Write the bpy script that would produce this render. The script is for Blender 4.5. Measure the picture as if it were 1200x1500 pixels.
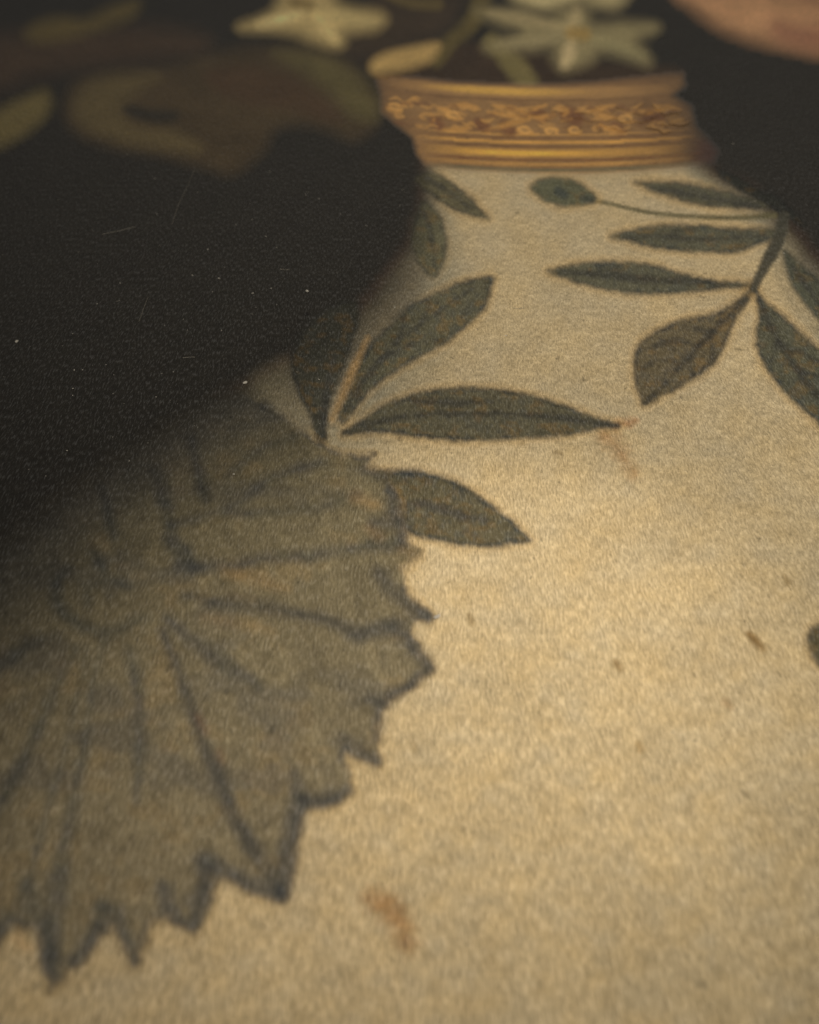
import bpy, math, random
import numpy as np

for o in list(bpy.data.objects):
    bpy.data.objects.remove(o, do_unlink=True)
scene = bpy.context.scene
COL = scene.collection

# ------------------------------------------------------------------ camera
H = 0.15                     # lens height above the painting, metres
F = 1440.0                   # focal length in photo pixels (photo is 1200 x 1500)
PITCH = math.atan(1200.0 / F)
SP, CP = math.sin(PITCH), math.cos(PITCH)

cam_d = bpy.data.cameras.new('camera')
cam = bpy.data.objects.new('camera', cam_d)
COL.objects.link(cam)
cam.location = (0, 0, H)
cam.rotation_euler = (math.pi / 2 - PITCH, 0, 0)
cam_d.sensor_fit = 'VERTICAL'
cam_d.lens = 50.0
cam_d.sensor_height = 50.0 * 1500.0 / F
cam_d.clip_start = 0.005
cam_d.clip_end = 50.0
cam_d.dof.use_dof = True
cam_d.dof.focus_distance = H / (SP + (600 - 750) / F * CP)
cam_d.dof.aperture_fstop = 23.0
cam_d.dof.aperture_blades = 0
scene.camera = cam

# ------------------------------------------------------------------ light
world = bpy.data.worlds.new('World')
scene.world = world
world.use_nodes = True
bg = world.node_tree.nodes['Background']
bg.inputs[0].default_value = (1.0, 0.95, 0.88, 1)
bg.inputs[1].default_value = 0.16

def spot(name, loc, aim, energy, size_deg, blend, radius, colour):
    d = bpy.data.lights.new(name, 'SPOT')
    d.energy = energy
    d.spot_size = math.radians(size_deg)
    d.spot_blend = blend
    d.shadow_soft_size = radius
    d.color = colour
    o = bpy.data.objects.new(name, d)
    COL.objects.link(o)
    o.location = loc
    dx, dy, dz = (aim[i] - loc[i] for i in range(3))
    from mathutils import Vector
    o.rotation_euler = Vector((dx, dy, dz)).to_track_quat('-Z', 'Y').to_euler()
    return o

spot('added_broad_spot', (0.102, -0.500, 0.738), (0.185, 0.517, 0.0), 33.5, 46.25, 1.0, 0.02, (1.0, 0.95, 0.86))  # unseen broad spot, added and fitted for the overall fall-off
spot('added_narrow_spot', (0.230, 0.411, 0.445), (0.004, 0.127, 0.0), 7.2, 17.6, 1.0, 0.012, (1.0, 0.89, 0.73))  # unseen narrow spot, added for the warm pool right of centre

scene.render.engine = 'CYCLES'
scene.view_settings.view_transform = 'Standard'
scene.view_settings.look = 'None'
scene.view_settings.exposure = 0.15
scene.view_settings.gamma = 1.0
scene.view_settings.use_curve_mapping = False

# ------------------------------------------------------------------ helpers
def to_plane(px, py, z=0.0):
    """photo pixel -> point on the painting's surface (plane at height z)"""
    u = (np.asarray(px, float) - 600.0) / F
    v = (np.asarray(py, float) - 750.0) / F
    t = (H - z) / (SP + v * CP)
    return u * t, t * (CP - v * SP)

def lin(rgb):
    c = np.asarray(rgb, float) / 255.0
    return np.where(c <= 0.04045, c / 12.92, ((c + 0.055) / 1.055) ** 2.4)

LIGHT_X = [20, 300, 600, 900, 1180]
LIGHT_Y = [20, 200, 400, 600, 800, 1000, 1200, 1480]
LIGHT_E = np.array([[0.22, 0.3, 0.34, 0.35, 0.35], [0.28, 0.38, 0.44, 0.46, 0.46], [0.31, 0.42, 0.5, 0.53, 0.54], [0.31, 0.41, 0.5, 0.56, 0.58], [0.28, 0.54, 0.86, 0.91, 0.59], [0.34, 0.64, 0.81, 0.91, 0.67], [0.38, 0.59, 0.72, 0.78, 0.6], [0.33, 0.46, 0.54, 0.53, 0.43]])
def pig(rgb, py, px=600):
    """pigment albedo of a colour that was read off the photograph at (px, py), the lamps' fall-off taken out"""
    e = np.interp(px, LIGHT_X, [np.interp(py, LIGHT_Y, LIGHT_E[:, k]) for k in range(len(LIGHT_X))])
    return lin(rgb) / float(e)

def sstep(a, b, x):
    t = np.clip((x - a) / (b - a), 0, 1)
    return t * t * (3 - 2 * t)

def hash2(i, j, seed):
    n = (i.astype(np.int64) * 374761393 + j.astype(np.int64) * 668265263 + seed * 974634777) & 0x7fffffff
    n = ((n ^ (n >> 13)) * 1274126177) & 0x7fffffff
    n = n ^ (n >> 16)
    return (n & 0xffff) / 65535.0

def vnoise(x, y, seed=0):
    i, j = np.floor(x), np.floor(y)
    fx, fy = x - i, y - j
    fx = fx * fx * (3 - 2 * fx); fy = fy * fy * (3 - 2 * fy)
    a, b = hash2(i, j, seed), hash2(i + 1, j, seed)
    c, d = hash2(i, j + 1, seed), hash2(i + 1, j + 1, seed)
    return (a * (1 - fx) + b * fx) * (1 - fy) + (c * (1 - fx) + d * fx) * fy

def fnoise(x, y, seed=0, octv=3):
    s, a, t = 0, 1.0, 0
    for k in range(octv):
        s = s + a * vnoise(x * 2 ** k, y * 2 ** k, seed + 17 * k); t += a; a *= 0.55
    return s / t

def smooth_closed(P, n=5):
    P = np.array(P, float)
    out = []
    m = len(P)
    for i in range(m):
        p0, p1, p2, p3 = P[i - 1], P[i], P[(i + 1) % m], P[(i + 2) % m]
        for k in range(n):
            t = k / n
            out.append(0.5 * ((2 * p1) + (p2 - p0) * t + (2 * p0 - 5 * p1 + 4 * p2 - p3) * t * t + (3 * p1 - p0 - 3 * p2 + p3) * t ** 3))
    return np.array(out)

def smooth_open(P, n=6):
    P = np.array(P, float)
    Q = np.vstack([2 * P[0] - P[1], P, 2 * P[-1] - P[-2]])
    out = []
    for i in range(1, len(Q) - 2):
        p0, p1, p2, p3 = Q[i - 1], Q[i], Q[i + 1], Q[i + 2]
        for k in range(n):
            t = k / n
            out.append(0.5 * ((2 * p1) + (p2 - p0) * t + (2 * p0 - 5 * p1 + 4 * p2 - p3) * t * t + (3 * p1 - p0 - 3 * p2 + p3) * t ** 3))
    out.append(P[-1])
    return np.array(out)

def seg_dist(x, y, A, B):
    """distance to and parameter on the nearest of the segments A[i]-B[i]"""
    best = np.full(x.shape, 1e18); bi = np.zeros(x.shape)
    for k in range(len(A)):
        ax, ay = A[k]; dx, dy = B[k] - A[k]
        L = dx * dx + dy * dy + 1e-12
        t = np.clip(((x - ax) * dx + (y - ay) * dy) / L, 0, 1)
        d = (x - ax - t * dx) ** 2 + (y - ay - t * dy) ** 2
        m = d < best
        best[m] = d[m]; bi[m] = k + t[m]
    return np.sqrt(best), bi

class Poly:
    def __init__(s, P, smooth=True, n=5):
        s.P = smooth_closed(P, n) if smooth else np.array(P, float)
        s.lo, s.hi = s.P.min(0), s.P.max(0)
    def sd(s, x, y):
        A = s.P; B = np.roll(s.P, -1, 0)
        d, _ = seg_dist(x, y, A, B)
        ins = np.zeros(x.shape, bool)
        for (ax, ay), (bx, by) in zip(A, B):
            c = (ay > y) != (by > y)
            if ay != by:
                ins ^= c & (x < (bx - ax) * (y - ay) / (by - ay) + ax)
        return np.where(ins, d, -d)

class Stroke:
    def __init__(s, P, w):
        n0 = len(P)
        s.P = smooth_open(P)
        w = np.atleast_1d(np.array(w, float))
        s.w = np.interp(np.linspace(0, 1, len(s.P)), np.linspace(0, 1, len(w)), w)
        m = s.w.max()
        s.lo, s.hi = s.P.min(0) - m, s.P.max(0) + m
    def sd(s, x, y):
        d, bi = seg_dist(x, y, s.P[:-1], s.P[1:])
        return np.interp(bi, np.arange(len(s.P)), s.w) - d

# ------------------------------------------------------------------ paint material
def paint_material(name, grain=1.0, rough=0.55, spec=0.22, mottle=0.19):
    m = bpy.data.materials.new(name)
    m.use_nodes = True
    nt = m.node_tree; N = nt.nodes; L = nt.links
    b = N['Principled BSDF']
    at = N.new('ShaderNodeAttribute'); at.attribute_name = 'pigment'
    tc = N.new('ShaderNodeTexCoord')
    def noise(scale_xyz, detail, rough_, dist=0.0):
        mp = N.new('ShaderNodeMapping'); mp.inputs['Scale'].default_value = scale_xyz
        L.new(tc.outputs['Object'], mp.inputs['Vector'])
        n = N.new('ShaderNodeTexNoise'); n.inputs['Scale'].default_value = 1.0
        n.inputs['Detail'].default_value = detail; n.inputs['Roughness'].default_value = rough_
        n.inputs['Distortion'].default_value = dist
        L.new(mp.outputs['Vector'], n.inputs['Vector'])
        return n
    def rng(src, a, b_, c, d):
        r = N.new('ShaderNodeMapRange'); r.interpolation_type = 'SMOOTHSTEP'
        for i, v in zip(('From Min', 'From Max', 'To Min', 'To Max'), (a, b_, c, d)):
            r.inputs[i].default_value = v
        L.new(src, r.inputs['Value']); return r
    def mul(a, b_):
        x = N.new('ShaderNodeMath'); x.operation = 'MULTIPLY'
        L.new(a, x.inputs[0]); L.new(b_, x.inputs[1]); return x
    n1 = noise((2300, 420, 900), 3.0, 0.65)       # elongated relief of the ground
    n2 = noise((420, 240, 400), 3.0, 0.6)         # broader unevenness
    n3 = noise((70, 50, 60), 4.0, 0.6)            # slow tonal drift
    n4 = noise((800, 420, 900), 1.0, 0.5, 0.6)    # pepper specks
    f1 = rng(n1.outputs['Fac'], 0.33, 0.67, 1 - mottle, 1 + mottle)
    f2 = rng(n2.outputs['Fac'], 0.25, 0.75, 1 - mottle * .6, 1 + mottle * .6)
    f3 = rng(n3.outputs['Fac'], 0.3, 0.7, 0.94, 1.06)
    f4 = rng(n4.outputs['Fac'], 0.70, 0.80, 1.0, 0.62)
    n5 = noise((260, 150, 200), 1.0, 0.4)         # scattered freckles
    f5 = rng(n5.outputs['Fac'], 0.73, 0.80, 1.0, 0.68)
    f = mul(mul(mul(mul(f1.outputs[0], f2.outputs[0]).outputs[0], f3.outputs[0]).outputs[0], f4.outputs[0]).outputs[0], f5.outputs[0])
    vm = N.new('ShaderNodeVectorMath'); vm.operation = 'SCALE'
    L.new(at.outputs['Color'], vm.inputs[0]); L.new(f.outputs[0], vm.inputs['Scale'])
    g4 = rng(n1.outputs['Fac'], 0.5, 0.68, 0.0, 0.06 * grain)     # pale speckle put into the crests' colour, standing in for glints and grain
    av = N.new('ShaderNodeVectorMath'); av.operation = 'ADD'
    L.new(vm.outputs[0], av.inputs[0]); L.new(g4.outputs[0], av.inputs[1])
    L.new(av.outputs[0], b.inputs['Base Color'])
    ad = N.new('ShaderNodeMath'); ad.operation = 'MULTIPLY_ADD'
    L.new(n2.outputs['Fac'], ad.inputs[0]); ad.inputs[1].default_value = 0.8
    L.new(n1.outputs['Fac'], ad.inputs[2])
    bp = N.new('ShaderNodeBump'); bp.inputs['Strength'].default_value = 1.0
    bp.inputs['Distance'].default_value = 0.0007 * grain
    L.new(ad.outputs[0], bp.inputs['Height'])
    L.new(bp.outputs['Normal'], b.inputs['Normal'])
    b.inputs['Roughness'].default_value = rough
    b.inputs['Specular IOR Level'].default_value = spec
    return m

M_PAINT = paint_material('oil_paint')
M_GOLD = paint_material('gilt_paint', grain=0.5, rough=0.42, spec=0.4, mottle=0.12)

# ------------------------------------------------------------------ the painting and its paint layers
painting = bpy.data.objects.new('painting', None)
COL.objects.link(painting)
painting['label'] = 'old oil painting of a flower vase with gilt rim and grey-green leaf decoration'
painting['category'] = 'painting'

DARK = lin((37, 34, 28)) * 1.45
LAYERS = []       # every paint layer so far: (shape, reach, blend function, lo, hi)
DZ = 0.000005
LEVEL_GRID = np.zeros((400, 420), np.int32)   # 8 px cells, used to stack overlapping layers a hair apart

def composite(x, y, upto):
    c = np.tile(DARK, (len(x), 1))
    lo = np.array([x.min(), y.min()]); hi = np.array([x.max(), y.max()])
    for shp, reach, fn, l, h in LAYERS[:upto]:
        if (l > hi).any() or (h < lo).any():
            continue
        m = (x >= l[0]) & (x <= h[0]) & (y >= l[1]) & (y <= h[1])
        if not m.any():
            continue
        c[m] = fn(x[m], y[m], shp.sd(x[m], y[m]), c[m])
    return c

def layer(name, shape, fn, reach, cell, parent=painting, mat=None, label=None, trim=None, xr=None, yr=None):
    """one patch of paint: a mesh over the shape, its pigment blended into what lies below at the edge"""
    l = shape.lo - reach; h = shape.hi + reach
    LAYERS.append((shape, reach, fn, l, h))
    x0, y0 = l; x1, y1 = h
    y0 = max(y0, -170)
    nx = max(3, int((x1 - x0) / cell) + 1); ny = max(3, int((y1 - y0) / cell) + 1)
    X, Y = np.meshgrid(np.linspace(x0, x1, nx), np.linspace(y0, y1, ny))
    X = X.ravel(); Y = Y.ravel()
    s = shape.sd(X, Y)
    keep = s > -(reach if trim is None else trim)
    idx = np.arange(nx * ny).reshape(ny, nx)
    q = np.stack([idx[:-1, :-1], idx[1:, :-1], idx[1:, 1:], idx[:-1, 1:]], -1).reshape(-1, 4)
    q = q[keep[q].all(1)]
    used = np.unique(q)
    if len(used) < 4:
        return None
    re = np.full(nx * ny, -1); re[used] = np.arange(len(used))
    q = re[q]; X = X[used]; Y = Y[used]
    gi = np.clip(((Y + 250) / 8).astype(int), 0, 399); gj = np.clip(((X + 800) / 8).astype(int), 0, 419)
    lev = LEVEL_GRID[gi, gj].max() + 1
    LEVEL_GRID[gi, gj] = lev
    z = lev * DZ
    wx, wy = to_plane(X, Y, z)
    me = bpy.data.meshes.new(name)
    me.vertices.add(len(X)); me.vertices.foreach_set('co', np.stack([wx, wy, np.full(len(X), z)], 1).ravel())
    me.loops.add(q.size); me.loops.foreach_set('vertex_index', q.ravel())
    me.polygons.add(len(q)); me.polygons.foreach_set('loop_start', np.arange(len(q)) * 4)
    me.update(calc_edges=True)
    col = np.clip(composite(X, Y, len(LAYERS)), 0.0005, 0.95)
    a = me.color_attributes.new('pigment', 'FLOAT_COLOR', 'POINT')
    a.data.foreach_set('color', np.hstack([col, np.ones((len(X), 1))]).astype(np.float32).ravel())
    me.polygons.foreach_set('use_smooth', np.ones(len(q), bool))
    me.materials.append(mat or M_PAINT)
    o = bpy.data.objects.new(name, me)
    COL.objects.link(o); o.parent = parent
    if label: o['label'] = label
    return o

def mixc(c, rgb, a):
    return c + (rgb - c) * a[:, None]

# the panel itself: a board with a dark painted face
def build_panel():
    X0, X1, Y0, Y1, T = -0.42, 0.48, -0.12, 1.25, 0.012
    v, f = [], []
    n = 12
    for j in range(n + 1):
        for i in range(n + 1):
            v.append((X0 + (X1 - X0) * i / n, Y0 + (Y1 - Y0) * j / n, 0))
    for j in range(n):
        for i in range(n):
            a = j * (n + 1) + i
            f.append((a, a + 1, a + n + 2, a + n + 1))
    b = len(v)
    v += [(X0, Y0, -T), (X1, Y0, -T), (X1, Y1, -T), (X0, Y1, -T)]
    f.append((b + 3, b + 2, b + 1, b))
    top = [list(range(n + 1)), [k * (n + 1) + n for k in range(n + 1)],
           [n * (n + 1) + k for k in range(n, -1, -1)], [k * (n + 1) for k in range(n, -1, -1)]]
    for k, row in enumerate(top):
        f.append(tuple([b + k, b + (k + 1) % 4] + row[::-1]))
    me = bpy.data.meshes.new('panel'); me.from_pydata(v, [], f); me.update()
    a = me.color_attributes.new('pigment', 'FLOAT_COLOR', 'POINT')
    a.data.foreach_set('color', np.tile(np.append(DARK, 1), (len(v), 1)).astype(np.float32).ravel())
    me.materials.append(M_PAINT)
    o = bpy.data.objects.new('panel', me); COL.objects.link(o); o.parent = painting
    o['label'] = 'dark brown-black painted ground'
build_panel()

# ---- fruit and leaves in the dark behind the vase (upper left of the picture)
def soft(rgb, pc, feather, op=1.0, var=0.25, seed=1, sc=60, rag=0.0):
    c0 = pig(rgb, pc[1], pc[0])
    def fn(x, y, s, below):
        if rag: s = s + (fnoise(x / 14, y / 10, seed + 3) - .5) * rag
        a = sstep(-feather, feather, s) * op
        n = 1 + (fnoise(x / sc, y / (sc * .5), seed) - .5) * 2 * var
        return mixc(below, c0[None, :] * n[:, None], a)
    return fn

def dab(name, P, rgb, feather, op=1.0, cell=5, parent=painting, smooth=True, seed=1, var=.25, label=None, rag=0, sc=60):
    pc = np.clip(np.array(P, float), (0, 0), (1200, 1500)).mean(0)
    return layer(name, Poly(P, smooth), soft(rgb, pc, feather, op, var, seed, sc, rag), feather, cell, parent, label=label, trim=feather * .93)

def line(name, P, w, rgb, feather, op=1.0, cell=3, parent=painting, mat=None, seed=1, var=.2, rag=0, sc=25, label=None):
    pc = np.clip(np.array(P, float), (0, 0), (1200, 1500)).mean(0)
    return layer(name, Stroke(P, w), soft(rgb, pc, feather, op, var, seed, sc, rag), feather, cell, parent, mat, trim=feather * .93, label=label)

dab('brown_foliage', [(-80, 60), (0, 50), (120, 42), (230, 40), (300, 55), (290, 78), (200, 90), (90, 105), (0, 130), (-80, 140)], (44, 33, 22), 26, .9, 8, seed=5)
dab('olive_leaf', [(40, 52), (55, 36), (90, 28), (125, 30), (160, 14), (200, 4), (190, 24), (140, 42), (100, 54), (60, 60)], (66, 56, 28), 20, .9, seed=6)
dab('olive_leaf', [(-60, 190), (0, 160), (38, 142), (66, 132), (74, 150), (66, 172), (38, 196), (0, 216), (-60, 240)], (70, 61, 34), 16, .95, seed=7)
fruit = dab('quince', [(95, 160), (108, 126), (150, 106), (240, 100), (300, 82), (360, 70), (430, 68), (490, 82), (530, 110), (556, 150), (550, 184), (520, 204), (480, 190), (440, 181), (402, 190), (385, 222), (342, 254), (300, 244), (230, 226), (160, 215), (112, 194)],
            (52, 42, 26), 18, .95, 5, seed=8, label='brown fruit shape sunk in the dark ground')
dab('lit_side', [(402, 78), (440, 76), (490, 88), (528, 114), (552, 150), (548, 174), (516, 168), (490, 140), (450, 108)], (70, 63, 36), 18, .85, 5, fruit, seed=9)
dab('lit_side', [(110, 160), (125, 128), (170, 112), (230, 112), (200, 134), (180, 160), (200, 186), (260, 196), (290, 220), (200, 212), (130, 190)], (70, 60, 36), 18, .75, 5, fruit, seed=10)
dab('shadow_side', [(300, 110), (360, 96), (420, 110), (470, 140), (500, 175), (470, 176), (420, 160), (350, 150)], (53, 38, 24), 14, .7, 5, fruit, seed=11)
dab('blossom_end', [(182, 160), (196, 154), (222, 160), (258, 163), (258, 176), (230, 180), (196, 172)], (30, 27, 20), 10, .95, 4, fruit, seed=12)
dab('dark_foliage', [(560, -60), (540, 20), (500, 75), (545, 90), (600, 66), (660, 40), (690, -60)], (46, 36, 24), 20, .8, 7, seed=13)
dab('vase_mouth', [(555, 104), (600, 92), (680, 62), (760, 70), (880, 90), (990, 100), (985, 116), (900, 124), (800, 130), (680, 126), (600, 116)], (44, 33, 22), 12, .95, 5, seed=14, label='dark brown mouth of the vase')
line('flower_stem', [(640, 90), (660, 62), (690, 34), (705, 0), (712, -50)], [9, 12, 16], (72, 62, 32), 10, .9, 5, seed=15)
line('flower_stem', [(720, 60), (742, 84), (760, 104), (772, 122)], [10, 16, 16], (98, 88, 52), 11, .85, 5, seed=16)
line('flower_stem', [(560, -10), (600, 4), (640, 6)], [5, 9], (80, 68, 36), 9, .7, 5, seed=17)

# white star-shaped flowers
def flower(P, core, rgb, corergb, seed, petals):
    o = dab('white_flower', P, rgb, 20, .97, 4, seed=seed, var=.2, sc=30)
    for k, (Q, c) in enumerate(petals):
        line('petal', Q, [3, 8, 4], c, 13, .6, 4, o, seed=seed + k)
    if core:
        line('flower_centre', core, [9, 9], corergb, 10, .8, 4, o, seed=seed)
    return o
flower([(352, 40), (398, 20), (416, -18), (430, -45), (474, -45), (484, -14), (504, 10), (558, 22), (552, 40), (508, 48), (497, 67), (462, 60), (430, 48), (396, 43)],
       [(432, 4), (450, 6)], (138, 120, 78), (84, 68, 36), 21,
       [([(380, 36), (410, 28), (440, 18)], (178, 158, 108)), ([(470, 20), (510, 26), (545, 32)], (146, 130, 86)), ([(462, 22), (478, 40), (490, 58)], (176, 154, 102)), ([(448, -4), (454, -24), (456, -44)], (160, 140, 92))])
flower([(745, -40), (752, -6), (778, 8), (812, 10), (850, 2), (905, 8), (915, -40)], None, (146, 132, 92), None, 25, [([(770, -4), (800, 2), (840, -8)], (160, 146, 104))])
flower([(700, 16), (760, 20), (802, 32), (828, 10), (858, 16), (872, 36), (918, 34), (962, 40), (936, 60), (950, 92), (914, 82), (880, 76), (862, 90), (828, 101), (812, 86), (806, 70), (768, 72), (712, 70), (744, 56), (760, 46), (734, 34)],
       [(838, 48), (856, 50)], (113, 102, 70), (130, 104, 52), 31,
       [([(720, 20), (770, 28), (825, 42)], (146, 130, 92)), ([(730, 66), (780, 60), (825, 52)], (126, 114, 82)), ([(838, 60), (834, 76), (828, 94)], (186, 164, 120)), ([(835, 40), (842, 26), (846, 16)], (158, 140, 100)), ([(870, 50), (910, 46), (952, 42)], (112, 102, 70)), ([(868, 58), (905, 68), (940, 82)], (120, 112, 78))])

# pink rose at the top
rose = dab('pink_rose', [(960, -150), (985, -20), (1010, 8), (1040, 32), (1070, 48), (1110, 62), (1160, 72), (1220, 82), (1330, 80), (1420, 20), (1450, -150)], (132, 98, 68), 22, 1, 6, seed=35)
dab('rose_petal', [(1130, 30), (1170, 38), (1230, 40), (1330, 60), (1330, 90), (1220, 78), (1160, 66), (1135, 52)], (110, 72, 54), 20, .8, 6, rose, seed=36)
dab('rose_petal', [(1120, -60), (1160, -10), (1220, 14), (1300, 20), (1300, -80)], (114, 80, 56), 22, .8, 6, rose, seed=37)
dab('rose_petal', [(1020, -40), (1030, 4), (1070, 36), (1110, 44), (1130, 20), (1100, -40)], (150, 112, 78), 14, .6, 6, rose, seed=38)

# ---- the vase body: cream, turning dark toward both edges
LEFT_EDGE = smooth_open([(618, 236), (612, 262), (610, 300), (594, 348), (562, 395), (528, 440), (470, 492), (400, 533), (330, 568), (250, 612), (170, 665), (80, 722), (0, 785), (-150, 900), (-400, 1150), (-700, 1700)])
RIGHT_EDGE = smooth_open([(1040, 236), (1058, 250), (1100, 270), (1150, 312), (1200, 372), (1280, 470), (1400, 640), (1560, 900), (1800, 1400)])
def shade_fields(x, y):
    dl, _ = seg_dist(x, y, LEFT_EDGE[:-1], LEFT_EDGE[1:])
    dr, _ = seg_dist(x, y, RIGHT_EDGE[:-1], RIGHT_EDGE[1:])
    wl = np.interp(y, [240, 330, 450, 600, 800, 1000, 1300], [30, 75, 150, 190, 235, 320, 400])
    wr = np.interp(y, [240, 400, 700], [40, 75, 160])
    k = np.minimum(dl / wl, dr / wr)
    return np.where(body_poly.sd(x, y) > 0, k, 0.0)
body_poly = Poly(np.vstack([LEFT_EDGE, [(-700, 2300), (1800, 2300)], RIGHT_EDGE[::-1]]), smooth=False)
CREAM = lin((214, 191, 147))
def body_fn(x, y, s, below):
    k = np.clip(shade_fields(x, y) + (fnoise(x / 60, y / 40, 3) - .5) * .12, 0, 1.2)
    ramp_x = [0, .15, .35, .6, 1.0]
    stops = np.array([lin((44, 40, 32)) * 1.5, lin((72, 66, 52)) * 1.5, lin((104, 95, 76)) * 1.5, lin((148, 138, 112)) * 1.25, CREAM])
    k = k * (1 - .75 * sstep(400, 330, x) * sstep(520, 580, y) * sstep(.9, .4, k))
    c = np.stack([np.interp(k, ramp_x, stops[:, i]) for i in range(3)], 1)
    n = fnoise(x / 90, y / 60, 41)[:, None]
    n2 = fnoise(x / 22, y / 15, 42)[:, None]
    c = c * (1 + (n - .5) * .10 + (n2 - .5) * .12)
    c = c * np.array([1, 1, 1]) + c * (fnoise(x / 40, y / 30, 43)[:, None] - .5) * np.array([.10, 0.02, -.16])
    b = np.exp(-((s - 2) / 12.0) ** 2) * .5 * sstep(300, 420, x) 
    c = mixc(c, lin((62, 44, 32)) * 1.6, b)
    return mixc(below, c, sstep(-14, 14, s + (fnoise(x / 25, y / 18, 44) - .5) * 12))
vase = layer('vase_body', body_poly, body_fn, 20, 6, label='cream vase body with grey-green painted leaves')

dab('light_patch', [(372, 556), (400, 536), (424, 530), (428, 560), (440, 588), (446, 606), (416, 612), (388, 596)], (104, 95, 72), 20, .3, 3.5, vase, seed=45)

# ---- stains, freckles on the cream
def stain(P, w, rgb, f, op, seed):
    line('stain', P, w, rgb, f, op, 3, vase, seed=seed, rag=f * 1.2, sc=12)
stain([(548, 1318), (570, 1330), (588, 1356), (600, 1384)], [15, 20, 15, 12], (134, 96, 52), 19, .72, 51)
stain([(1098, 929), (1108, 940), (1119, 952)], [5, 7, 4], (112, 84, 38), 6, .85, 52)
stain([(902, 971), (909, 981)], [5, 5], (126, 96, 46), 6, .7, 53)
stain([(1064, 1030), (1070, 1036)], [6, 5], (150, 118, 76), 7, .5, 54)
stain([(688, 902), (692, 914)], [4, 4], (130, 104, 58), 5, .55, 55)
stain([(890, 640), (905, 656), (930, 692)], [10, 8, 5], (142, 98, 52), 16, .6, 56)
stain([(905, 622), (922, 620), (932, 616)], [6, 5, 3], (136, 84, 44), 8, .7, 57)
stain([(1150, 846), (1154, 854)], [4, 5], (124, 98, 52), 5, .6, 57)
stain([(606, 1088), (608, 1098)], [3, 4], (150, 120, 66), 6, .5, 58)
stain([(934, 1090), (938, 1098)], [4, 4], (150, 118, 66), 6, .5, 59)
stain([(812, 662), (822, 664)], [3, 3], (110, 88, 52), 4, .6, 60)

# ---- leaves
def leaf_fn(fill, edge, py, feather, seed, ew=7.0, halo=.2, var=.6):
    F0, E0, O0 = pig(fill, py[1], py[0]), pig(edge, py[1], py[0]), pig((168, 130, 68), py[1], py[0])
    def fn(x, y, s, below):
        s = s + (fnoise(x / 9, y / 7, seed) - .5) * 6
        dark = np.clip(shade_fields(x, y) * 1.6, 0.12, 1)
        h = sstep(-13, -1, s) * halo * sstep(.5, 1.0, dark)
        c = below * (1 - h[:, None] * .9) + O0 * dark[:, None] * h[:, None] * .9
        n = fnoise(x / 24, y / 12, seed + 5) * .5 + fnoise(x / 5, y / 9, seed + 6, 2) * .5
        e = 1 - sstep(0, ew, s + (fnoise(x / 20, y / 16, seed + 8) - .5) * 10)
        k = np.clip(e * (.5 + .7 * fnoise(x / 30, y / 22, seed + 9)) + sstep(.46, .66, n) * .55, 0, 1)
        och = sstep(.52, .7, fnoise(x / 18, y / 12, seed + 31)) * .35 * (1 - e)
        p = mixc(mixc(np.tile(F0, (len(x), 1)), O0 * .42, och), E0, k)
        p = p * (1 + (n[:, None] - .5) * 2 * var) * (0.35 + .65 * dark[:, None])
        return mixc(c, p, sstep(-feather, feather, s))
    return fn

def leaf(P, seed, fill=(78, 76, 60), edge=(42, 44, 41), feather=6.0, veins=(), name='leaf', cell=2.6, vrgb=(46, 45, 40), halo=.26, label=None, vop=.7, ew=8):
    pc = np.clip(np.array(P, float), (0, 0), (1200, 1500)).mean(0)
    o = layer(name, Poly(P), leaf_fn(fill, edge, pc, feather, seed, halo=halo, ew=ew), 14, cell, label=label, trim=13.5)
    for k, (Q, w) in enumerate(veins):
        line('vein', Q, w, vrgb, 5.5, vop, 2.6, o, seed=seed + 20 + k, rag=10, var=.3)
    return o

leaf([(627, 250), (660, 265), (690, 288), (703, 303), (717, 322), (695, 318), (665, 308), (640, 293), (622, 280), (606, 262)], 101,
     (84, 78, 56), (52, 50, 40), veins=[([(625, 262), (655, 280), (690, 305)], [3, 3, 1])], halo=.2)
leaf([(622, 293), (645, 316), (653, 340), (655, 362), (650, 388), (638, 406), (622, 399), (609, 377), (602, 350), (606, 318)], 102,
     (88, 84, 62), (60, 58, 46), halo=.15, veins=[([(622, 310), (632, 345), (636, 390)], [3, 3, 1.5])])
leaf([(722, 405), (696, 407), (664, 417), (626, 433), (598, 449), (570, 477), (542, 505), (524, 540), (510, 575), (494, 614), (507, 619), (524, 596), (545, 571), (577, 547), (612, 526), (650, 505), (685, 479), (710, 452), (720, 428)], 103,
     (83, 79, 60), (50, 51, 46), veins=[([(508, 600), (535, 555), (575, 508), (630, 465), (695, 420)], [5, 5, 3, 2, 1]), ([(580, 505), (590, 480), (592, 462)], [2, 3, 1]), ([(612, 480), (626, 456), (628, 440)], [2, 3, 1]),
                                        ([(560, 525), (600, 505), (640, 498)], [3, 2, 1])])
leaf([(522, 440), (525, 470), (515, 505), (503, 540), (489, 575), (480, 610), (476, 655), (462, 642), (454, 610), (440, 585), (430, 557), (426, 525), (440, 490), (474, 455)], 104,
     (62, 60, 48), (48, 47, 40), feather=6, halo=.1, veins=[([(474, 640), (476, 590), (490, 520)], [6, 5, 2])])
line('stem_highlight', [(538, 496), (518, 540), (502, 578), (486, 614)], [3, 5, 5, 3], (138, 106, 60), 7, .6, 3, seed=61, rag=6)
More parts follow.
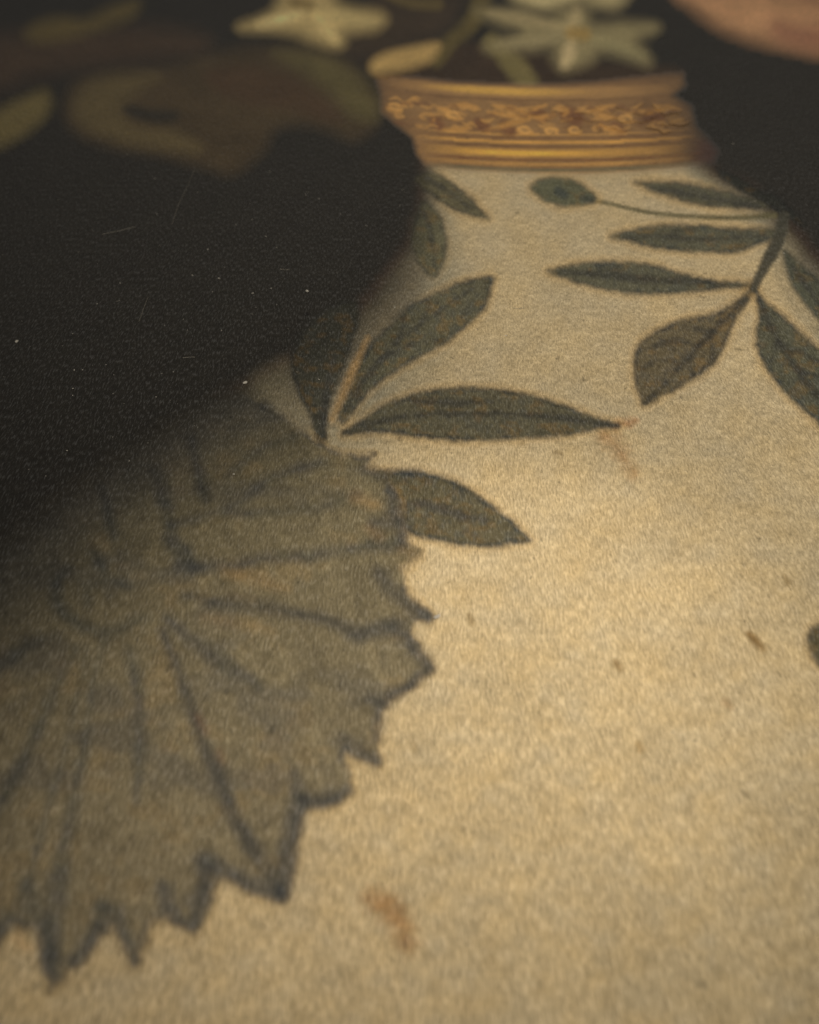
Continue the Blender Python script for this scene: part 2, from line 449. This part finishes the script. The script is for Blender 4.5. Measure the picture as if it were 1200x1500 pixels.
leaf([(500, 636), (528, 616), (560, 594), (600, 578), (640, 569), (680, 566), (720, 568), (760, 574), (800, 584), (840, 598), (872, 610), (910, 624), (872, 631), (840, 637), (800, 642), (760, 644), (720, 646), (680, 647), (640, 645), (600, 640), (560, 634), (520, 637)], 105,
     (85, 80, 61), (50, 50, 44), veins=[([(505, 634), (560, 616), (640, 606), (740, 606), (830, 614), (905, 624)], [4, 4, 4, 3, 4, 3]), ([(600, 586), (660, 590), (720, 588)], [3, 5, 2])])
leaf([(545, 692), (580, 689), (620, 691), (656, 700), (688, 716), (720, 738), (752, 764), (779, 793), (752, 797), (720, 802), (680, 800), (640, 792), (604, 784), (588, 764), (578, 736), (556, 712)], 106,
     (96, 89, 66), (56, 58, 54), ew=11, vrgb=(62, 60, 56), veins=[([(586, 740), (620, 738), (652, 748), (682, 757), (712, 762)], [6, 5, 7, 7, 3])])

# sprig on the right
line('bud_stem', [(868, 293), (900, 300), (950, 311), (1000, 316), (1050, 319), (1100, 318), (1135, 315)], [3.5, 3, 3, 3.5, 4, 5], (82, 76, 52), 3, .95, 3, seed=62, rag=2)
bud = leaf([(775, 273), (793, 262), (813, 259), (840, 263), (860, 274), (874, 287), (870, 297), (853, 301), (830, 303), (807, 299), (790, 290)], 110, (82, 81, 60), (56, 56, 44), name='bud', ew=5, halo=.25)
line('bud_eye', [(818, 280), (827, 285)], [7, 6], (52, 56, 50), 5, .9, 3, bud, seed=64)
line('bud_eye', [(855, 290), (866, 293)], [6, 6], (54, 56, 48), 5, .85, 3, bud, seed=65)
leaf([(1050, 246), (1080, 258), (1112, 275), (1145, 292), (1180, 330), (1150, 318), (1118, 298), (1085, 280), (1060, 264)], 111, (50, 50, 40), (40, 40, 34), feather=5, halo=.0)
leaf([(928, 267), (958, 265), (996, 266), (1025, 271), (1054, 278), (1083, 284), (1118, 294), (1125, 305), (1083, 306), (1048, 304), (1013, 299), (981, 290), (955, 280)], 112, (78, 75, 57), (52, 51, 43), veins=[([(950, 274), (1000, 283), (1060, 294), (1110, 301)], [3, 4, 4, 4])])
leaf([(893, 347), (923, 336), (952, 331), (990, 328), (1025, 329), (1060, 332), (1092, 334), (1135, 335), (1134, 349), (1112, 359), (1083, 370), (1054, 371), (1019, 370), (981, 367), (952, 363), (923, 355)], 113,
     (82, 79, 61), (49, 51, 45), veins=[([(915, 347), (970, 347), (1040, 350), (1120, 345)], [2, 4, 3, 3]), ([(985, 340), (1020, 335)], [2, 2])])
leaf([(801, 398), (827, 389), (850, 385), (880, 382), (908, 383), (937, 385), (967, 390), (996, 399), (1025, 406), (1054, 411), (1102, 415), (1100, 421), (1054, 424), (1025, 428), (990, 431), (952, 431), (923, 431), (885, 425), (850, 417), (824, 408)], 114,
     (84, 81, 63), (48, 50, 45), veins=[([(820, 399), (880, 402), (940, 408), (1000, 412), (1060, 417)], [2, 5, 6, 4, 4]), ([(880, 395), (910, 390)], [4, 2])])
leaf([(1102, 422), (1083, 436), (1066, 447), (1051, 456), (1025, 462), (996, 469), (967, 481), (943, 495), (930, 513), (927, 530), (929, 551), (933, 574), (943, 595), (967, 584), (996, 568), (1025, 551), (1048, 533), (1063, 507), (1075, 478), (1084, 458), (1102, 436)], 115,
     (94, 84, 62), (52, 50, 44), veins=[([(1090, 440), (1062, 468), (1030, 500), (990, 545), (945, 590)], [6, 5, 4, 3, 2]), ([(1025, 505), (985, 500), (945, 512)], [2, 4, 1]), ([(1045, 485), (1000, 480)], [3, 2]),
                                        ([(1000, 532), (965, 528), (940, 540)], [2, 3, 1]), ([(1040, 495), (1045, 520), (1035, 540)], [2, 4, 2]), ([(1010, 525), (1015, 550)], [3, 2]), ([(975, 560), (985, 572)], [3, 2])])
leaf([(1105, 420), (1121, 440), (1142, 457), (1165, 478), (1185, 498), (1210, 520), (1245, 560), (1268, 620), (1262, 668), (1225, 645), (1194, 618), (1171, 597), (1142, 568), (1124, 542), (1110, 516), (1107, 492), (1111, 463), (1108, 440)], 116,
     (80, 78, 61), (48, 50, 45), veins=[([(1112, 440), (1135, 490), (1170, 545), (1215, 600), (1255, 655)], [5, 5, 5, 4, 2]), ([(1150, 510), (1185, 522), (1215, 540)], [2, 4, 1]), ([(1165, 540), (1200, 552)], [3, 2]), ([(1140, 500), (1130, 530)], [3, 2])])
leaf([(1147, 366), (1165, 378), (1185, 396), (1204, 412), (1232, 448), (1240, 494), (1218, 486), (1194, 464), (1171, 436), (1159, 418), (1150, 393)], 117, (74, 74, 58), (54, 55, 46), halo=.1, veins=[([(1155, 382), (1185, 425), (1225, 475)], [3, 4, 2])])
line('main_stem', [(1148, 318), (1146, 330), (1142, 347), (1130, 372), (1116, 398), (1104, 422)], [8, 10, 10, 10, 8, 7], (54, 52, 42), 4, .95, 3, seed=63, rag=4)
line('stem', [(1160, 330), (1185, 358), (1215, 396)], [4, 5, 5], (46, 36, 28), 6, .6, 3, seed=66)
leaf([(1181, 932), (1190, 918), (1212, 912), (1250, 930), (1262, 975), (1235, 1000), (1202, 978), (1188, 958)], 118, (88, 80, 56), (62, 60, 52), feather=7, cell=4)

# ---- the big serrated flower
FL = [(478, 660), (500, 668), (547, 668), (538, 684), (560, 690), (580, 720), (588, 760), (592, 788), (621, 808), (598, 830), (583, 833), (592, 860), (612, 882), (630, 904), (612, 911), (598, 929), (612, 949), (634, 978),
      (601, 1007), (573, 1025), (558, 1043), (556, 1079), (553, 1120), (530, 1115), (508, 1108), (512, 1133), (517, 1158), (497, 1174), (465, 1185), (447, 1187), (440, 1215), (433, 1251), (426, 1287), (418, 1319), (386, 1316), (361, 1301),
      (332, 1285), (318, 1294), (307, 1327), (297, 1352), (284, 1370), (267, 1356), (244, 1343), (228, 1352), (213, 1379), (197, 1416), (182, 1391), (166, 1362), (151, 1370), (131, 1399), (104, 1418), (76, 1452), (62, 1403), (54, 1364), (31, 1358),
      (12, 1362), (0, 1380), (-40, 1430), (-60, 1350), (-120, 1390), (-150, 1300), (-250, 1210), (-300, 1000), (-220, 900), (-60, 800), (0, 752), (80, 702), (170, 648), (250, 600), (330, 572), (400, 596), (450, 636)]
FL_FILL = np.array([pig((103, 94, 70), 900, 400), pig((110, 100, 77), 1200, 250)])
FL_EDGE = pig((72, 72, 70), 1100, 400)
FL_OCH = pig((120, 100, 64), 900, 400)
def flower_fn(x, y, s, below):
    s = s + (fnoise(x / 9, y / 9, 201) - .5) * 9 + (vnoise(x / 17, y / 15, 208) - .5) * 13
    f = np.interp(y, [600, 900, 1450], [7, 8, 14])
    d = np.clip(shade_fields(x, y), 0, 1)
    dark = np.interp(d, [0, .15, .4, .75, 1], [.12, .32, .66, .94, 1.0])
    h = sstep(-14, -1, s) * .3 * sstep(.5, 1, dark)
    c = below * (1 - h[:, None]) + pig((172, 136, 70), 1000) * h[:, None]
    n = fnoise(x / 50, y / 36, 202); n2 = fnoise(x / 16, y / 22, 203); n3 = fnoise(x / 80, y / 60, 204)
    p = FL_FILL[0] + (FL_FILL[1] - FL_FILL[0]) * np.clip((y - 800) / 500, 0, 1)[:, None]
    p = mixc(p, FL_OCH, sstep(.52, .75, n) * .3)
    p = mixc(p, FL_EDGE, sstep(.56, .78, n3) * .35)
    ew = np.interp(y, [650, 900, 1400], [7, 11, 20])
    e = 1 - sstep(0, 1, (s + (fnoise(x / 24, y / 24, 205) - .5) * 22) / ew)
    e = e * np.interp(x, [0, 250, 420, 560], [.9, .8, .85, 1])
    p = mixc(p, FL_EDGE, e * .72)
    grey = p.mean(1, keepdims=True) * np.array([1.06, 1.0, .84])
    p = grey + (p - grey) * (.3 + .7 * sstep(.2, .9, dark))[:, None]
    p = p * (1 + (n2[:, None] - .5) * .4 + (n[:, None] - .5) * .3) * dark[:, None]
    return mixc(c, p, np.clip(sstep(-1, 1, s / f), 0, 1) * sstep(0.0, .22, d + .03))
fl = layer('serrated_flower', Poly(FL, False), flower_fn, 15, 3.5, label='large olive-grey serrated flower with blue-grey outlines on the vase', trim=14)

BL, BL2 = (70, 68, 63), (62, 61, 57)
def petal_line(P, w, rgb=BL, f=11, op=.8, seed=0):
    pc = np.clip(np.array(P, float), (0, 0), (1200, 1500)).mean(0)
    c0 = pig(rgb, pc[1], pc[0])
    def fn(x, y, s, below):
        s = s + (fnoise(x / 13, y / 13, seed + 3) - .5) * 7
        d = np.clip(shade_fields(x, y), 0, 1)
        dark = np.interp(d, [0, .15, .4, .75, 1], [.10, .22, .52, .9, 1.0])
        n = .75 + .5 * fnoise(x / 18, y / 18, seed + 9)
        a = sstep(-f, f, s) * op * (.55 + .7 * fnoise(x / 26, y / 26, seed + 5))
        return mixc(below, np.minimum(c0 * (dark * n)[:, None], below * np.array([.52, .6, .76])), np.clip(a, 0, .95))
    return layer('petal_line', Stroke(P, [q * 1.25 for q in w]), fn, f + 3, 3.5, fl, trim=f)
PL = [([(238, 925), (262, 985), (290, 1065), (320, 1140), (350, 1210), (385, 1262), (412, 1305)], [5, 6, 8, 9, 10, 11, 9]),
      ([(190, 955), (201, 1010), (205, 1060), (203, 1120), (200, 1175)], [6, 9, 8, 7, 3]),
      ([(152, 940), (136, 1000), (126, 1080), (112, 1150), (97, 1230), (84, 1310), (74, 1420)], [4, 5, 6, 6, 9, 13, 10]),
      ([(112, 950), (76, 1020), (46, 1090), (16, 1150), (-14, 1200)], [5, 8, 8, 8, 6]),
      ([(60, 935), (20, 960), (-30, 1000)], [6, 9, 8]),
      ([(246, 905), (290, 945), (330, 972), (378, 1004)], [6, 9, 10, 5]),
      ([(270, 872), (330, 884), (380, 888), (430, 898), (480, 908), (524, 926), (562, 918), (600, 908), (628, 904)], [4, 6, 8, 7, 7, 10, 9, 6, 3]),
      ([(262, 832), (340, 828), (400, 817), (450, 815), (500, 805), (550, 799), (590, 795)], [10, 6, 6, 7, 5, 7, 8]),
      ([(330, 752), (400, 750), (460, 744), (490, 736), (522, 724)], [4, 5, 5, 6, 5]),
      ([(250, 770), (300, 755), (350, 735), (390, 705), (430, 690), (470, 677)], [4, 4, 5, 6, 6, 6]),
      ([(100, 832), (84, 850), (82, 877), (93, 897), (112, 911), (135, 922), (167, 924), (194, 912), (216, 905)], [4, 6, 8, 8, 8, 7, 8, 7, 5]),
      ([(136, 808), (146, 822), (152, 834)], [5, 9, 5]),
      ([(250, 792), (268, 812), (284, 830)], [9, 14, 8]),
      ([(152, 715), (158, 750), (166, 785)], [5, 7, 5]), ([(225, 690), (240, 730), (250, 770)], [5, 8, 8]), ([(280, 640), (290, 690), (300, 730)], [5, 7, 5]),
      ([(556, 842), (576, 866), (600, 886), (626, 904)], [9, 10, 8, 4]),
      ([(575, 918), (600, 938), (630, 976)], [8, 9, 6]), ([(630, 978), (600, 1003), (565, 1026), (540, 1024)], [5, 7, 8, 5]), ([(556, 1040), (552, 1080)], [6, 6]),
      ([(498, 1084), (522, 1096), (550, 1116)], [9, 11, 7]), ([(440, 1168), (470, 1174), (510, 1160)], [8, 9, 6]),
      ([(432, 1130), (436, 1180), (424, 1240), (414, 1310)], [6, 11, 12, 10]),
      ([(296, 1262), (330, 1276), (370, 1294), (410, 1308)], [11, 10, 10, 10]), ([(306, 1262), (298, 1310), (282, 1356)], [12, 10, 8]),
      ([(240, 1300), (246, 1330), (266, 1352)], [9, 9, 7]), ([(152, 1330), (172, 1336), (184, 1370), (196, 1408)], [8, 9, 9, 5]), ([(152, 1332), (136, 1374), (108, 1410)], [9, 9, 9]),
      ([(40, 1300), (60, 1350), (72, 1410)], [9, 14, 12]), ([(30, 1330), (0, 1360)], [10, 10]),
      ([(572, 716), (577, 744), (584, 766)], [6, 7, 6]), ([(548, 764), (568, 764), (590, 764), (588, 796)], [6, 8, 9, 6]), ([(535, 690), (570, 698), (610, 694)], [5, 6, 5])]
PL += [([(190, 860), (160, 850), (130, 862), (128, 885)], [3, 5, 4, 3]), ([(128, 950), (100, 1080), (66, 1200), (40, 1300)], [2, 3, 4, 3]), ([(330, 700), (380, 660), (430, 640)], [3, 4, 3])]
for k, (P, w) in enumerate(PL):
    petal_line(P, w, BL if k % 3 else BL2, seed=300 + 11 * k)
for k, (P, w, c) in enumerate([([(330, 838), (380, 850), (420, 862)], [6, 9, 5], (150, 112, 56)), ([(300, 905), (360, 915), (400, 925)], [6, 8, 4], (136, 106, 56)), ([(520, 728), (548, 738)], [8, 6], (158, 116, 58)),
                               ([(540, 775), (556, 786)], [5, 5], (150, 104, 60)), ([(290, 1050), (300, 1070)], [3, 3], (128, 78, 52)), ([(322, 1100), (326, 1116)], [3, 3], (128, 78, 52)), ([(590, 806), (612, 812)], [6, 5], (158, 116, 58)),
                               ([(28, 1376), (42, 1390)], [8, 6], (138, 96, 50)), ([(340, 870), (370, 874)], [5, 5], (70, 50, 34))]):
    line('ochre_touch', P, w, c, 12, .2, 3.5, fl, seed=400 + k, rag=7)

# ---- the gilt rim of the vase
def arc(y0, k, xa=560, xb=1040, n=11):
    xs = np.linspace(xa, xb, n)
    return [(x, y0 - k * ((x - 815) / 230.0) ** 2) for x in xs]
RIM = [(549, 106), (600, 114), (660, 121), (720, 124), (800, 125), (870, 122), (930, 115), (1000, 108), (1003, 124), (984, 140), (1012, 156), (1019, 186), (1036, 202), (1052, 222), (1046, 236), (1000, 243), (930, 250), (850, 254), (760, 252), (680, 247), (624, 240),
       (612, 226), (605, 200), (578, 180), (560, 164), (559, 138)]
RC, RC2 = pig((122, 93, 54), 180, 800), pig((84, 58, 33), 180, 800)
def rim_fn(x, y, s, below):
    n = fnoise(x / 40, y / 12, 501); n2 = fnoise(x / 12, y / 6, 502)
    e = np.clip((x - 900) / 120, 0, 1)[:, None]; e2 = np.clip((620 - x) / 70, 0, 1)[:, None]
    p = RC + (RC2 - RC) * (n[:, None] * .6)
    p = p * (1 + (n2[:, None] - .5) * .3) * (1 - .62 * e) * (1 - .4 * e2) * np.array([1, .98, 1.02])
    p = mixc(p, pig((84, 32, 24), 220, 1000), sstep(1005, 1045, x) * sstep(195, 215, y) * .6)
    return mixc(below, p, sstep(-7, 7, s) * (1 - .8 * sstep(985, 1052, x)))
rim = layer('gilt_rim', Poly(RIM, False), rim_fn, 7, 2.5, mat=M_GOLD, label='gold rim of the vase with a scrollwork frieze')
def rim_line(name, y0, k, w, rgb, f, op, xa, xb, seed):
    c0 = pig(rgb, y0, 800)
    def fn(x, y, s, below):
        a = sstep(-f, f, s) * op * (.7 + .6 * fnoise(x / 45, y / 30, seed))
        t = np.clip((x - xa) / 60, 0, 1) * np.clip((xb - x) / 110, 0, 1)
        return mixc(below, np.tile(c0, (len(x), 1)), np.clip(a * t, 0, 1))
    return layer(name, Stroke(arc(y0, k, xa, xb), w), fn, f, 2.5, rim, M_GOLD, trim=f * .8)
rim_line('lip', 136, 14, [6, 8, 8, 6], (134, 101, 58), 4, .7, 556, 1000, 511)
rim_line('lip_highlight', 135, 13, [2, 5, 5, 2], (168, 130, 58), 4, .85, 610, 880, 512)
rim_line('groove', 147, 12, 1.2, (78, 54, 30), 2.5, .8, 570, 990, 513)
rim_line('bead', 198, 12, 1.3, (172, 128, 66), 2, .8, 600, 1020, 514)
rim_line('groove', 203, 12, 1.3, (84, 54, 26), 2, .8, 600, 1035, 515)
rim_line('bead', 209, 12, 2.4, (174, 128, 60), 2.5, .9, 605, 1020, 516)
rim_line('groove', 215, 12, 1.6, (80, 54, 28), 2.2, .85, 605, 1040, 517)
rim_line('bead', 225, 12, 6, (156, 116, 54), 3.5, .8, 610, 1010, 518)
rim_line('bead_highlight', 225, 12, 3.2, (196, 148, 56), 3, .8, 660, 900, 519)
rim_line('groove', 235, 13, 1.6, (92, 56, 24), 2, .85, 612, 1040, 520)
rim_line('bead', 241, 13, 2.8, (146, 108, 56), 2.4, .9, 615, 1020, 521)
rim_line('groove', 249, 14, 2.6, (84, 76, 52), 3, .9, 618, 1040, 522)
# frieze: curls, leaf tongues and dark hollows
def yfr(x): return -12 * ((x - 815) / 230.0) ** 2
def frieze(name, P, w, rgb, f=2.6, op=.85, seed=0):
    P = [(x, y + yfr(x)) for x, y in P]
    fade = max(.35, 1 - max(0, P[0][0] - 900) / 160)
    line(name, P, w, tuple(c * fade ** .5 for c in rgb), f, op, 2, rim, M_GOLD, seed=seed, var=.2, sc=10)
for k, (x, y, r) in enumerate([(838, 170, 11), (706, 186, 8), (958, 176, 10), (905, 190, 7), (640, 188, 7), (745, 190, 8), (790, 170, 7)]):
    frieze('hollow', [(x - r * .6, y - 3), (x + r * .6, y + 3)], [r, r], (90, 54, 28), 5, .75, 530 + k)
def curl(x, y, r, hand, seed):
    P = []
    for i in range(9):
        a = hand * (i / 8) * 5.0 + 0.6
        q = r * (1 - .6 * i / 8)
        P.append((x + q * 1.5 * math.cos(a), y + q * .72 * math.sin(a)))
    frieze('scroll', P, [1.6, 2.4, 1.8, 1.2], (166, 122, 62), 3.4, .7, seed)
for k, (x, y, r, h) in enumerate([(577, 170, 9, 1), (624, 180, 9, -1), (668, 174, 8, 1), (768, 190, 9, 1), (806, 192, 8, -1), (842, 190, 8, 1), (876, 190, 8, -1), (920, 176, 9, 1), (960, 188, 8, -1), (990, 180, 8, 1), (596, 164, 5, -1), (585, 180, 5, 1)]):
    curl(x, y, r, h, 550 + k)
for k, P in enumerate([[(775, 168), (750, 160), (722, 156)], [(775, 172), (745, 170), (715, 166)], [(775, 176), (750, 182), (712, 194)], [(775, 168), (785, 160), (800, 154)], [(775, 172), (795, 172), (812, 168)],
                       [(870, 168), (885, 172), (905, 174)], [(860, 164), (880, 160), (900, 156)], [(880, 184), (895, 192), (912, 196)], [(690, 190), (675, 194), (650, 196)], [(930, 166), (950, 168), (972, 166)],
                       [(700, 160), (680, 158), (660, 160)], [(960, 160), (980, 164), (996, 168)], [(640, 164), (655, 168), (650, 178)], [(820, 158), (830, 162), (826, 170)]]):
    frieze('leaf_tongue', P, [1.6, 4.6, 1.6], (160, 116, 56), 3.6, .7, 580 + k)
rr = random.Random(9)
for k in range(88):
    x = 572 + k * 4.9 + rr.uniform(-4, 4); y = rr.uniform(156, 196)
    a = rr.uniform(-.7, .7); l = rr.uniform(5, 11); b = rr.uniform(-4, 4)
    lightd = rr.random() < .5
    frieze('chased_mark', [(x - l * math.cos(a), y - l * .5 * math.sin(a)), (x, y + b), (x + l * math.cos(a), y + l * .5 * math.sin(a))], [.8, 2.2, .8],
           (160, 118, 60) if lightd else (84, 52, 28), 3.0, .65, 640 + k)
for k, (x, y, r, h) in enumerate([(770, 190, 8, 1), (806, 192, 7, -1), (842, 190, 7, 1), (664, 172, 8, 1), (580, 168, 8, 1), (915, 176, 8, -1)]):
    P = [(x + r * 1.4 * (1 - .5 * i / 8) * math.cos(h * i * .7 + .6), y + r * .7 * (1 - .5 * i / 8) * math.sin(h * i * .7 + .6)) for i in range(9)]
    frieze('scroll', P, [1.2, 2.2, 1.2], (176, 132, 70), 2.6, .7, 760 + k)
# pale bud lying over the rim's left end
dab('pale_bud', [(543, 94), (560, 80), (600, 70), (642, 64), (634, 86), (610, 98), (572, 105), (548, 107)], (146, 120, 72), 12, .95, 3, seed=600)

# ------------------------------------------------------------------ dust and lint lying on the paint
def plain(name, rgb, rough=.8):
    m = bpy.data.materials.new(name); m.use_nodes = True
    nt = m.node_tree; b = nt.nodes['Principled BSDF']
    n = nt.nodes.new('ShaderNodeTexNoise'); n.inputs['Scale'].default_value = 3000
    r = nt.nodes.new('ShaderNodeValToRGB')
    r.color_ramp.elements[0].color = (*(lin(rgb) * .6), 1); r.color_ramp.elements[1].color = (*lin(rgb), 1)
    nt.links.new(n.outputs['Fac'], r.inputs['Fac']); nt.links.new(r.outputs['Color'], b.inputs['Base Color'])
    b.inputs['Roughness'].default_value = rough
    return m
M_DUST = plain('dust', (196, 188, 172))
M_LINT = plain('lint', (150, 142, 126))
rnd = random.Random(4)
def fleck(v, f, x, y, r, flat=.45, elong=1.0):
    """a crumb: a squashed, jittered little lump sitting on the paint"""
    b = len(v); n = 6
    rot = rnd.random() * 6.28
    v.append((x, y, 0.0002 + r * 2 * flat))
    for ring, (q, z) in enumerate([(0.75, 1.5), (1.0, .6)]):
        for k in range(n):
            a = k / n * 6.283 + ring * .5
            rr = r * q * (.7 + .6 * rnd.random())
            dx, dy = rr * math.cos(a) * elong, rr * math.sin(a)
            v.append((x + dx * math.cos(rot) - dy * math.sin(rot), y + dx * math.sin(rot) + dy * math.cos(rot), 0.0001 + r * z * flat))
    for k in range(n):
        f.append((b, b + 1 + k, b + 1 + (k + 1) % n))
        a0, a1, c0, c1 = b + 1 + k, b + 1 + (k + 1) % n, b + 1 + n + k, b + 1 + n + (k + 1) % n
        f.append((a0, c0, a1)); f.append((a1, c0, c1))
def link_mesh(name, v, f, m):
    me = bpy.data.meshes.new(name); me.from_pydata(v, [], f); me.update(); me.materials.append(m)
    o = bpy.data.objects.new(name, me); COL.objects.link(o); return o

for (px, py, r, el, lab) in [(25, 501, .00055, 1.5, 'white crumb of dust alone on the black ground'),
                             (360, 561, .0005, 1.6, 'white crumb of dust where the black ground meets the vase'),
                             (641, 904, .0005, 1.7, 'pale crumb of dust at a tip of the serrated flower'),
                             (450, 427, .0005, 1.2, 'dull crumb of dust on the black ground above the upright leaf')]:
    v, f = [], []
    x, y = to_plane(px, py)
    fleck(v, f, 0, 0, r, .4, el)
    o = link_mesh('dust_crumb', v, f, M_DUST)
    o.location = (float(x), float(y), 0)
    o['label'] = lab; o['category'] = 'dust'; o['group'] = 'dust crumbs on the painting'
v, f = [], []
for k in range(170):
    px, py = rnd.uniform(-100, 640), rnd.uniform(190, 700)
    if k % 5 == 0: px, py = rnd.uniform(600, 1300), rnd.uniform(180, 520)
    x, y = to_plane(px, py)
    fleck(v, f, float(x), float(y), .00007 + .00015 * rnd.random() ** 3, .35, 1 + rnd.random() * 1.5)
o = link_mesh('dust', v, f, M_DUST); o['kind'] = 'stuff'
o['label'] = 'fine pale dust scattered over the dark paint'; o['category'] = 'dust'
v, f = [], []
def hair(P, r):
    Q = smooth_open([tuple(map(float, to_plane(*p))) for p in P])
    b = len(v)
    for i, (x, y) in enumerate(Q):
        d = Q[min(i + 1, len(Q) - 1)] - Q[max(i - 1, 0)]; d = d / (np.linalg.norm(d) + 1e-9)
        nx, ny = -d[1], d[0]
        for sx, sz in ((-1, .6), (0, 1.8), (1, .6)):
            v.append((x + nx * r * sx, y + ny * r * sx, 0.00018 + r * sz))
    for i in range(len(Q) - 1):
        for k in range(3):
            f.append((b + i * 3 + k, b + i * 3 + (k + 1) % 3, b + (i + 1) * 3 + (k + 1) % 3, b + (i + 1) * 3 + k))
for P in [[(285, 250), (272, 280), (262, 300), (252, 330)], [(217, 436), (211, 452), (204, 472)], [(150, 344), (170, 340), (198, 333)], [(268, 525), (278, 524), (286, 524)], [(410, 395), (418, 396), (424, 396)],
          [(752, 452), (760, 453), (768, 452)], [(170, 443), (176, 441)], [(1095, 300), (1102, 296), (1108, 296)]]:
    hair(P, .00006)
o = link_mesh('lint', v, f, M_LINT); o['kind'] = 'stuff'
o['label'] = 'short pale fibres and hair scratches on the dark paint'; o['category'] = 'lint'
